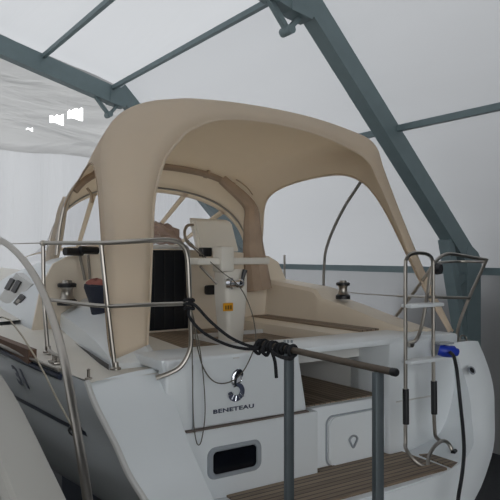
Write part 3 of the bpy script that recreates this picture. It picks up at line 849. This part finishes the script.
Bp = smooth_path([pY(*k_) for k_ in Bk], ND); Ap = smooth_path([pY(*k_) for k_ in Ak], ND)
Cp = smooth_path([W(XC + x, YCb, z) for x, z in Ck], ND)
def at(P, p):
    f = max(0, min(len(P) - 1 - 1e-6, p * ND)); i = int(f); return P[i].lerp(P[i + 1], f - i)
def _sm(tab):
    # round the corners of a table of (t, p) pairs
    for _ in range(2):
        out = [tab[0]]
        for a, b in zip(tab, tab[1:]):
            out += [(a[0] * .75 + b[0] * .25, a[1] * .75 + b[1] * .25), (a[0] * .25 + b[0] * .75, a[1] * .25 + b[1] * .75)]
        tab = out + [tab[-1]]
    return tab
def interp(tab, t):
    for a, b in zip(tab, tab[1:]):
        if a[0] <= t <= b[0]:
            k_ = (t - a[0]) / (b[0] - a[0]); return a[1] + (b[1] - a[1]) * k_
    return tab[-1][1]
# where the side openings cut the cloth: parameter along the arch against distance forward of the aft edge
PS = [(0, 0), (.03, .1), (.045, .6), (.055, 1.6), (.065, 2.6), (.09, 3.2), (.14, 3.6), (.22, 3.85), (.4, 4.0), (.7, 4.05), (.9, 4.0), (.97, 3.6), (1.0, 2.6)]
PE = [(0, 15), (.02, 14.9), (.038, 14.3), (.055, 13.5), (.075, 12.85), (.11, 12.42), (.17, 12.15), (.25, 12.0), (.4, 11.95), (.6, 12.0), (.74, 12.15), (.83, 12.4), (.885, 12.8), (.92, 13.4), (.94, 14.2), (.95, 15), (1.0, 15)]
PS, PE = _sm(PS), _sm(PE)
def surf(p, t):
    b, c_ = at(Bp, p), at(Cp, p)
    if p < 4: k_ = .15 + .85 * (p / 4) ** 2
    elif p > 12: k_ = .3 + .7 * max(0, 1 - (p - 12) / 3)
    else: k_ = 1
    q = b.lerp(c_, t)
    if t < .5: q.z = b.z + (q.z - b.z) * (k_ + (1 - k_) * t / .5)
    env = max(0, min(1, (p - 3.5) / 1.5, (12.2 - p) / 1.5))
    q.z += .05 * math.sin(math.pi * t) * env
    return q
NP = 120
tk = sorted({a for a, _ in PS} | {a for a, _ in PE} | {k_ / 70 for k_ in range(71)})
bm = NB()
nA = 5
rowsA = []
for k_ in range(nA + 1):
    t = k_ / nA
    row = []
    for i in range(NP + 1):
        p = 15 * i / NP
        a, b = at(Ap, p), at(Bp, p)
        out = (b - a).cross(at(Bp, p + .2) - at(Bp, p - .2)).normalized()
        q = a.lerp(b, t)
        if out.dot(q - Vector((XC, 3.9, H + .2))) < 0: out = -out
        row.append(q + out * (.11 * (b - a).length * math.sin(math.pi * t)))
    rowsA.append(row)
add_loft(bm, rowsA)
rowsB = []
for t in tk:
    p0, p1 = interp(PS, t), interp(PE, t)
    rowsB.append([surf(p0 + (p1 - p0) * i / NP, t) for i in range(NP + 1)])
add_loft(bm, rowsB)
bmesh.ops.remove_doubles(bm, verts=bm.verts, dist=.0015)
canvas = build('canvas', bm, CANVAS, can, angle=180, solid=.006)
edgeP = [r[0] for r in rowsB]; edgeS = [r[-1] for r in rowsB]
# hems: along the aft edge and round the side openings
bm = NB(); add_tube(bm, Ap, .009, 8, 1); build('hem', bm, CANVAS, canvas)
bm = NB(); add_tube(bm, edgeS, .010, 8, 1); build('hem', bm, CANVAS, canvas)
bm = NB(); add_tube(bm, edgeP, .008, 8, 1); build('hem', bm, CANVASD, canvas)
# sprayhood between the aft bow and the windscreen bow
def sup(y, w, z0, zt, n, m=30, t0=0, t1=1):
    out = []
    for k_ in range(m + 1):
        th = math.pi * (1 - (t0 + (t1 - t0) * k_ / m)); c1, s1 = math.cos(th), math.sin(th)
        out.append(W(XC + w * math.copysign(abs(c1) ** (2 / n), c1), y, z0 + (zt - z0) * abs(s1) ** (2 / n)))
    return out
YD = 5.68
Cs = smooth_path([W(XC + x, YCb, z) for x, z in Ck[1:15]], 5)
def resample(P, m):
    L_ = [0]
    for a, b in zip(P, P[1:]): L_.append(L_[-1] + (b - a).length)
    out = []
    for k_ in range(m + 1):
        s = L_[-1] * k_ / m
        for j in range(len(P) - 1):
            if L_[j + 1] >= s - 1e-9:
                t = (s - L_[j]) / max(1e-9, L_[j + 1] - L_[j]); out.append(P[j].lerp(P[j + 1], min(1, t))); break
    return out
Cr = resample(Cs, 48); Dr = resample([Vector((XC + (p.x - XC) * (1.10 if p.x > XC else .88), p.y, p.z)) for p in sup(YD, 1.07, -.05, .65, 2.4, 60)], 48)
bm = NB(); add_loft(bm, [[c_.lerp(d_, t) + Vector((0, 0, .02 * math.sin(math.pi * t))) for t in (0, .25, .5, .75, 1)] for c_, d_ in list(zip(Cr, Dr))[9:]])
hood = build('sprayhood_canvas', bm, CANVAS, can, angle=180, solid=.006)
# clear windscreen panels with canvas pillars between
Wr = resample(sup(6.35, 1.0, -.06, .06, 2.2, 60), 48)
segs = [(0, 13), (14, 20), (21, 29), (30, 37), (38, 48)]
for (i0, i1) in segs:
    bm = NB(); add_loft(bm, [[Dr[i].lerp(Wr[i], t) for t in (.06, .5, .94)] for i in range(i0, i1 + 1)]); build('window_panel', bm, VINYL, hood, angle=180)
bm = NB()
for i in (13, 20, 29, 37):
    add_loft(bm, [[Dr[i].lerp(Wr[i], t), Dr[i + 1].lerp(Wr[i + 1], t)] for t in (0, .25, .5, .75, 1)])
add_loft(bm, [[Dr[i], Dr[i].lerp(Wr[i], .07)] for i in range(49)]); add_loft(bm, [[Dr[i].lerp(Wr[i], .93), Wr[i]] for i in range(49)])
build('pillar', bm, CANVAS, hood, solid=.006)
bm = NB(); add_loft(bm, [[Cr[i].lerp(Dr[i], t) for t in (0.05, .5, .95)] for i in range(10)]); build('window_panel', bm, VINYL, hood, angle=180)
# frame bows
tubeobj(can, 'frame_bow', [c_ for c_ in Cs], .014, 1)
tubeobj(can, 'frame_bow', Dr, .012, 1)
tubeobj(can, 'frame_bow', [b.lerp(a, .15) + Vector((0, 0, -.012)) for a, b in zip(Ap, Bp)][2 * ND:14 * ND], .013, 1)
# rolled-up fabric strapped along the aft bow of the sprayhood
bm = NB()
P = [p + Vector((0, -.03, -.03)) for p in Cr[10:43]]
add_tube(bm, P, .03, 10, 1); rl = build('rolled_flap', bm, ROLL, can)
bm = NB()
P = [Cr[36] + Vector((-.01, -.04, -.02)), pY(249, 205, 5.15), pY(252, 225, 5.0), pY(253, 243, 5.02), pY(255, 262, 5.0), pY(259, 290, 4.98)]
add_tube(bm, P, .05, 10, 5, r2=.125); build('gathered_flap', bm, ROLL, can)
bm = NB()
add_tube(bm, [pY(67, 198, 5.55), pY(62, 212, 5.55), pY(58, 235, 5.55), pY(53, 255, 5.55), pY(47, 275, 5.55)], .035, 10, 5, r2=.06); build('rolled_flap', bm, PALEROLL, can)
for q_ in ((10.6, .98), ):
    bm = NB(); add_tube(bm, [surf(11.0 + 1.1 * k_ / 8, .93 - .02 * k_ / 8) + Vector((0, 0, -.008)) for k_ in range(9)], .006, 6, 1); build('seam', bm, CANVASD, canvas)
bm = NB(); add_tube(bm, [pY(87, 188, 5.1), pY(91, 194, 5.1), pY(92, 203, 5.1)], .012, 8); build('strap', bm, CANVASD, can)
for i in (14, 24, 33, 38):
    bm = NB()
    c0 = Cr[i] + Vector((0, -.015, -.015)); tdir = (Cr[i + 1] - Cr[i]).normalized()
    add_lathe(bm, [(.044, -.012), (.048, -.012), (.048, .012), (.044, .012)], c0, tdir, 12); build('strap', bm, CANVASD, can)
# curved grey support tube on the starboard side
tubeobj(can, 'support_tube', [pX(368, 170, 3.72), pX(358, 186, 3.78), pX(345, 206, 3.82), pX(333, 230, 3.86), pX(326, 250, 3.9), pX(324, 268, 3.92), pX(323.5, 292, 3.92)], .013, 5, GREYTUBE)

# ------------------------------------------------------------------ loose things on the boat
for (u0, u1, v0, us, vs0, us2, vs2, lab) in ((65, 82, 251.5, 80, 256, 85, 280, 'black-gripped winch handle on the port bulkhead, left of two'), (80, 97, 250, 88, 255, 90, 279, 'black-gripped winch handle on the port bulkhead, right of two')):
    t = thing('winch_handle', pY((u0 + u1) / 2, v0 + 4, 4.93), lab, 'winch handle', 'winch handles on the port bulkhead')
    bm = NB(); a, b = pY(u0, v0, 4.9), pY(u1, v0 + .5, 4.95); add_tube(bm, [a, a.lerp(b, .5), b], .032, 10, 3); build('grip', bm, BLACK, t)
    bm = NB(); add_tube(bm, [pY(us, vs0, 4.95), pY(us2, vs2, 4.98)], .012, 8, 1); build('shaft', bm, STEEL, t)
t = thing('bag', pX(101, 335, 1.80), 'navy cloth bag with reddish top standing in the port cockpit corner', 'bag')
bm = NB()
rows = []
for v, ul, ur in ((326, 102, 112), (315, 99, 112), (300, 94, 112), (288, 89, 111), (284, 90, 108)):
    a, b = pX(ul, v, 1.74), pX(ur, v, 1.74)
    cxx, cyy = (a.x + b.x) / 2, (a.y + b.y) / 2
    wd = (a - b).length
    rows.append([Vector((cxx + .09 * math.cos(q_), cyy + wd * .5 * math.sin(q_), a.z + .008 * math.sin(3 * q_))) for q_ in [2 * math.pi * j / 16 for j in range(16)]])
add_loft(bm, rows, True, True); build('bag_body', bm, NAVY, t)
bm = NB(); p = pX(97, 286, 1.74)
rows = []
for i in range(7):
    th = math.pi * i / 6
    rows.append([p + Vector((.085 * math.sin(th) * math.cos(q_), .13 * math.sin(th) * math.sin(q_), .05 * math.cos(th) * (1 + .2 * math.sin(3 * q_)))) for q_ in [2 * math.pi * j / 14 for j in range(14)]])
add_loft(bm, rows, True, True); build('bag_top', bm, REDC, t, angle=180, label='dusty red cloth top')

# shore power lead
t = thing('power_cable', pY(455, 500, 2.62), 'black shore power cable with blue plug hanging down the starboard quarter', 'cable')
bm = NB(); p = pY(446, 351, 2.98); add_tube(bm, [p + Vector((-.035, .03, .01)), p + Vector((-.01, 0, .0)), p + Vector((.05, -.025, -.006))], .042, 12, 3); plug = build('plug', bm, BLUEP, t, label='blue plug')
bm = NB(); add_tube(bm, [p + Vector((.05, -.026, -.004)), p + Vector((.075, -.036, -.012))], .028, 12, 1); build('plug_collar', bm, BLUEP, plug)
bm = NB(); add_tube(bm, [pY(450, 352, 2.92), pY(454, 357, 2.88), pY(457, 372, 2.82), pY(460, 400, 2.76), pY(463, 430, 2.68), pY(464, 452, 2.6), pY(462, 475, 2.52), pY(458, 500, 2.46), pY(454, 540, 2.44), pY(452, 620, 2.5)], .012, 8, 6); build('lead', bm, BLACK, t)

# ------------------------------------------------------------------ boarding walkway in front
wk = thing('boarding_walkway', W(.9, .6, -H), 'boarding walkway with weathered pipe handrail beside the transom', 'walkway')
XR, ZRL = 1.834, -.44
bm = NB(); add_tube(bm, [W(XR, 2.62, ZRL + .01), W(XR, 2.4, ZRL + .005), W(XR, 2.0, ZRL - .002), W(XR, 1.725, ZRL - .004)], .0145, 14, 4); build('handrail', bm, RAILM, wk, label='weathered brown pipe handrail')
bm = NB(); add_lathe(bm, [(.001, 0), (.016, 0), (.0165, .02), (.013, .026), (.001, .028)], W(XR, 1.745, ZRL - .004), (0, -1, 0), 16); build('end_cap', bm, BLACK, wk)
for (u, v) in ((289.5, 357), (378.5, 375)):
    p = pX(u, v, XR)
    bm = NB(); add_box(bm, (XR - .025, p.y - .012, H - 1.62), (XR + .019, p.y + .012, H + ZRL - .015), .003); build('post', bm, GALV, wk)
bm = NB()
for k_ in range(5): add_box(bm, W(.60 + k_ * .262, -1.2, -1.66), W(.60 + k_ * .262 + .25, 2.5, -1.62), .004)
build('walkway_board', bm, PLANKM, wk, False)
for x in (.66, 1.85):
    for y in (-1.0, 2.3):
        bm = NB(); add_box(bm, W(x - .04, y - .04, -H), W(x + .04, y + .04, -1.66)); build('leg', bm, GALV, wk, False)

# black rope lashing the rail to the port pushpit
t = thing('black_rope', W(XR, 2.5, -.5), 'black rope lashing the pipe handrail to the port pushpit corner', 'rope')
A0 = pY(189, 302, 2.95)
rp1 = [A0, pY(196, 306, 2.9), pY(210, 321, 2.82), pY(228, 336, 2.74), pY(245, 344.5, 2.66), pY(259, 348, 2.58)]
rp2 = [A0 + Vector((0, 0, -.03)), pY(190, 318, 2.9), pY(204, 333, 2.84), pY(225, 344, 2.75), pY(243, 348.5, 2.66), pY(259, 349, 2.58)]
bm = NB(); add_tube(bm, rp1, .008, 8, 6); build('strand', bm, ROPEM, t)
bm = NB(); add_tube(bm, rp2, .008, 8, 6); build('strand', bm, ROPEM, t)
bm = NB()
for k_ in range(10):
    y = 2.61 - k_ * .028
    rr = .017 + .003 * math.sin(k_ * 2.2)
    c0 = W(XR, y, ZRL)
    ax = Vector((.08 * math.sin(k_ * 1.9), 1, .18 * math.cos(k_ * 2.3))).normalized()
    e1 = ax.cross(Vector((0, 0, 1))).normalized(); e2 = ax.cross(e1)
    add_tube(bm, [c0 + (e1 * math.cos(q_) + e2 * math.sin(q_)) * (rr + .006) for q_ in [2 * math.pi * j / 12 for j in range(12)]], .0075, 8, 2, True)
build('lashing', bm, ROPEM, t)
bm = NB()
for (du, dv) in ((0, 0), (8, 1.5)):
    p = pX(259 + du, 347 + dv, XR - .01)
    add_tube(bm, [p + Vector((.0, .0, .032)), p + Vector((.024, .01, .01)), p + Vector((0, 0, -.032)), p + Vector((-.035, -.01, -.005))], .009, 8, 4, True)
build('knot', bm, ROPEM, t)
bm = NB(); add_tube(bm, [pX(272, 352, XR - .03), pX(275, 362, XR - .03), pX(276.5, 378, XR - .03)], .008, 8, 4); build('rope_tail', bm, ROPEM, t)
bm = NB(); add_tube(bm, [pX(272, 352, XR - .035), pX(281, 357, XR - .035), pX(291, 358.5, XR - .04), pX(294, 355, XR + .03)], .009, 8, 4); build('rope_turn', bm, ROPEM, t)
bm = NB()
for k_ in range(3):
    c0 = pY(189, 300 + k_ * 4, 2.955)
    add_tube(bm, [c0 + Vector((.024 * math.cos(q_), .024 * math.sin(q_), .004 * math.sin(2 * q_))) for q_ in [2 * math.pi * j / 10 for j in range(10)]], .008, 8, 2, True)
build('lashing', bm, ROPEM, t)

# thin cords drooping over the transom
bm = NB(); add_tube(bm, [pY(188, 240, 4.3), pY(204, 256, 4.2), pY(222, 272, 4.05), pY(234, 281, 3.9), pY(243, 292, 3.75), pY(251, 310, 3.5), pY(255, 328, 3.3), pY(255.5, 342, 3.08), pY(252, 354, 3.05), pY(244, 370, 3.05), pY(234, 380, 3.04), pY(222, 383.5, 3.04), pY(212, 380, 3.03), pY(203, 367, 3.02), pY(197, 345, 3.0), pY(193, 320, 2.98), pY(190.5, 304, 2.96)], .0035, 6, 5)
tag(build('cord', bm, CORDM), 'thin grey cord sagging from the console in a loop across the emblem', 'cord')
bm = NB(); add_tube(bm, [pY(190.5, 306, 2.97), pY(192, 340, 3.0), pY(192.5, 380, 3.04), pY(193.5, 420, 3.05), pY(196, 440, 3.05), pY(199, 445, 3.05), pY(202, 438, 3.05), pY(205, 415, 3.05), pY(204, 385, 3.04), pY(200, 350, 3.02), pY(194, 320, 2.985), pY(191, 308, 2.965)], .003, 6, 5)
tag(build('cord', bm, CORDM), 'thin grey cord hanging in a narrow loop left of the emblem', 'cord')
# thin line from the port toe rail down to a dark knot
t = thing('line', pX(75, 432, 1.05), 'thin pale line running from the port toe rail down the hull side', 'line')
bm = NB(); add_tube(bm, [pX(-4, 318, 1.04), pX(10, 320, 1.05), pX(36, 358, 1.06), pX(55, 395, 1.04), pX(74, 430, 1.02)], .005, 8, 2); build('strand', bm, LINEM, t)
bm = NB(); p = pX(75, 430, 1.02)
add_tube(bm, [p + Vector((0, 0, .02)), p + Vector((.02, -.01, 0)), p + Vector((0, 0, -.02)), p + Vector((-.02, .01, 0))], .012, 8, 3, True)
add_tube(bm, [p, p + Vector((0, -.02, -.06))], .009, 8, 1); build('knot', bm, BLACK, t)

# ------------------------------------------------------------------ the neighbouring boat on the left
nb = thing('neighbouring_boat', W(-.9, 5, -H), 'pale hull of a neighbouring boat in the lower left corner', 'boat')
bm = NB()
edge = [(.47, .95, -.74), (.455, 1.38, -.523), (.44, 1.88, -.335), (.42, 2.4, -.30), (.40, 3.5, -.29), (.3, 6, -.25), (-.5, 9.5, -.2), (-1.2, 11, -.18)]
E2 = smooth_path([W(*p) for p in edge], 5)
def inb(p, dx, dz): return Vector((p.x - dx, p.y, p.z + dz))
rows = [[Vector((p.x - .12, p.y, .35)) , Vector((p.x - .02, p.y, p.z - .5)), p, inb(p, .025, .012), inb(p, .10, .018), inb(p, .11, .008), inb(p, .125, .008), inb(p, .135, .02), inb(p, .6, .05), inb(p, 1.3, .06), inb(p, 2.3, .0), inb(p, 2.35, -.6), Vector((p.x - 2.2, p.y, .35))] for p in E2]
add_loft(bm, rows, True, True)
build('hull', bm, simple('neighbour_gelcoat', (176, 174, 168), .45, noise=.06, scale=3), nb, angle=40)
bm = NB()
add_tube(bm, [pX(-60, 226, .66), pX(-25, 229, .655), pX(0, 240, .65), pX(14, 250, .645), pX(28, 266, .64), pX(42, 290, .63), pX(55, 325, .61), pX(65, 365, .59), pX(74, 415, .575), pX(82, 462, .56), pX(90, 515, .55), pX(99, 580, .54)], .0125, 12, 6)
build('pushpit_rail', bm, STEEL, nb, label='curved stainless pushpit tube')

# ------------------------------------------------------------------ light, sky, camera
w = bpy.data.worlds.new('sky'); SC.world = w; w.use_nodes = True
bg = w.node_tree.nodes['Background']; bg.inputs['Color'].default_value = (.97, .99, 1.0, 1); bg.inputs['Strength'].default_value = 2.45
sun = bpy.data.lights.new('sun', 'SUN'); sun.energy = 1.9; sun.angle = math.radians(20); sun.color = (1, .98, .95)
so = bpy.data.objects.new('sun', sun); COL.objects.link(so)
so.rotation_euler = Vector((.5, -.5, -.72)).to_track_quat('-Z', 'Y').to_euler(); so.location = W(0, 20, 15)

cam = bpy.data.cameras.new('camera'); co = bpy.data.objects.new('camera', cam); COL.objects.link(co)
co.location = (0, 0, H); co.rotation_euler = (math.radians(90), 0, -YAW)
cam.sensor_width = 36; cam.lens = F / 500 * 36; cam.shift_y = (HZ - 250) / 500; cam.clip_end = 200; cam.clip_start = .05
SC.camera = co
SC.view_settings.view_transform = 'Standard'; SC.view_settings.look = 'None'; SC.view_settings.exposure = 0; SC.view_settings.gamma = 1
SC.view_settings.use_curve_mapping = False
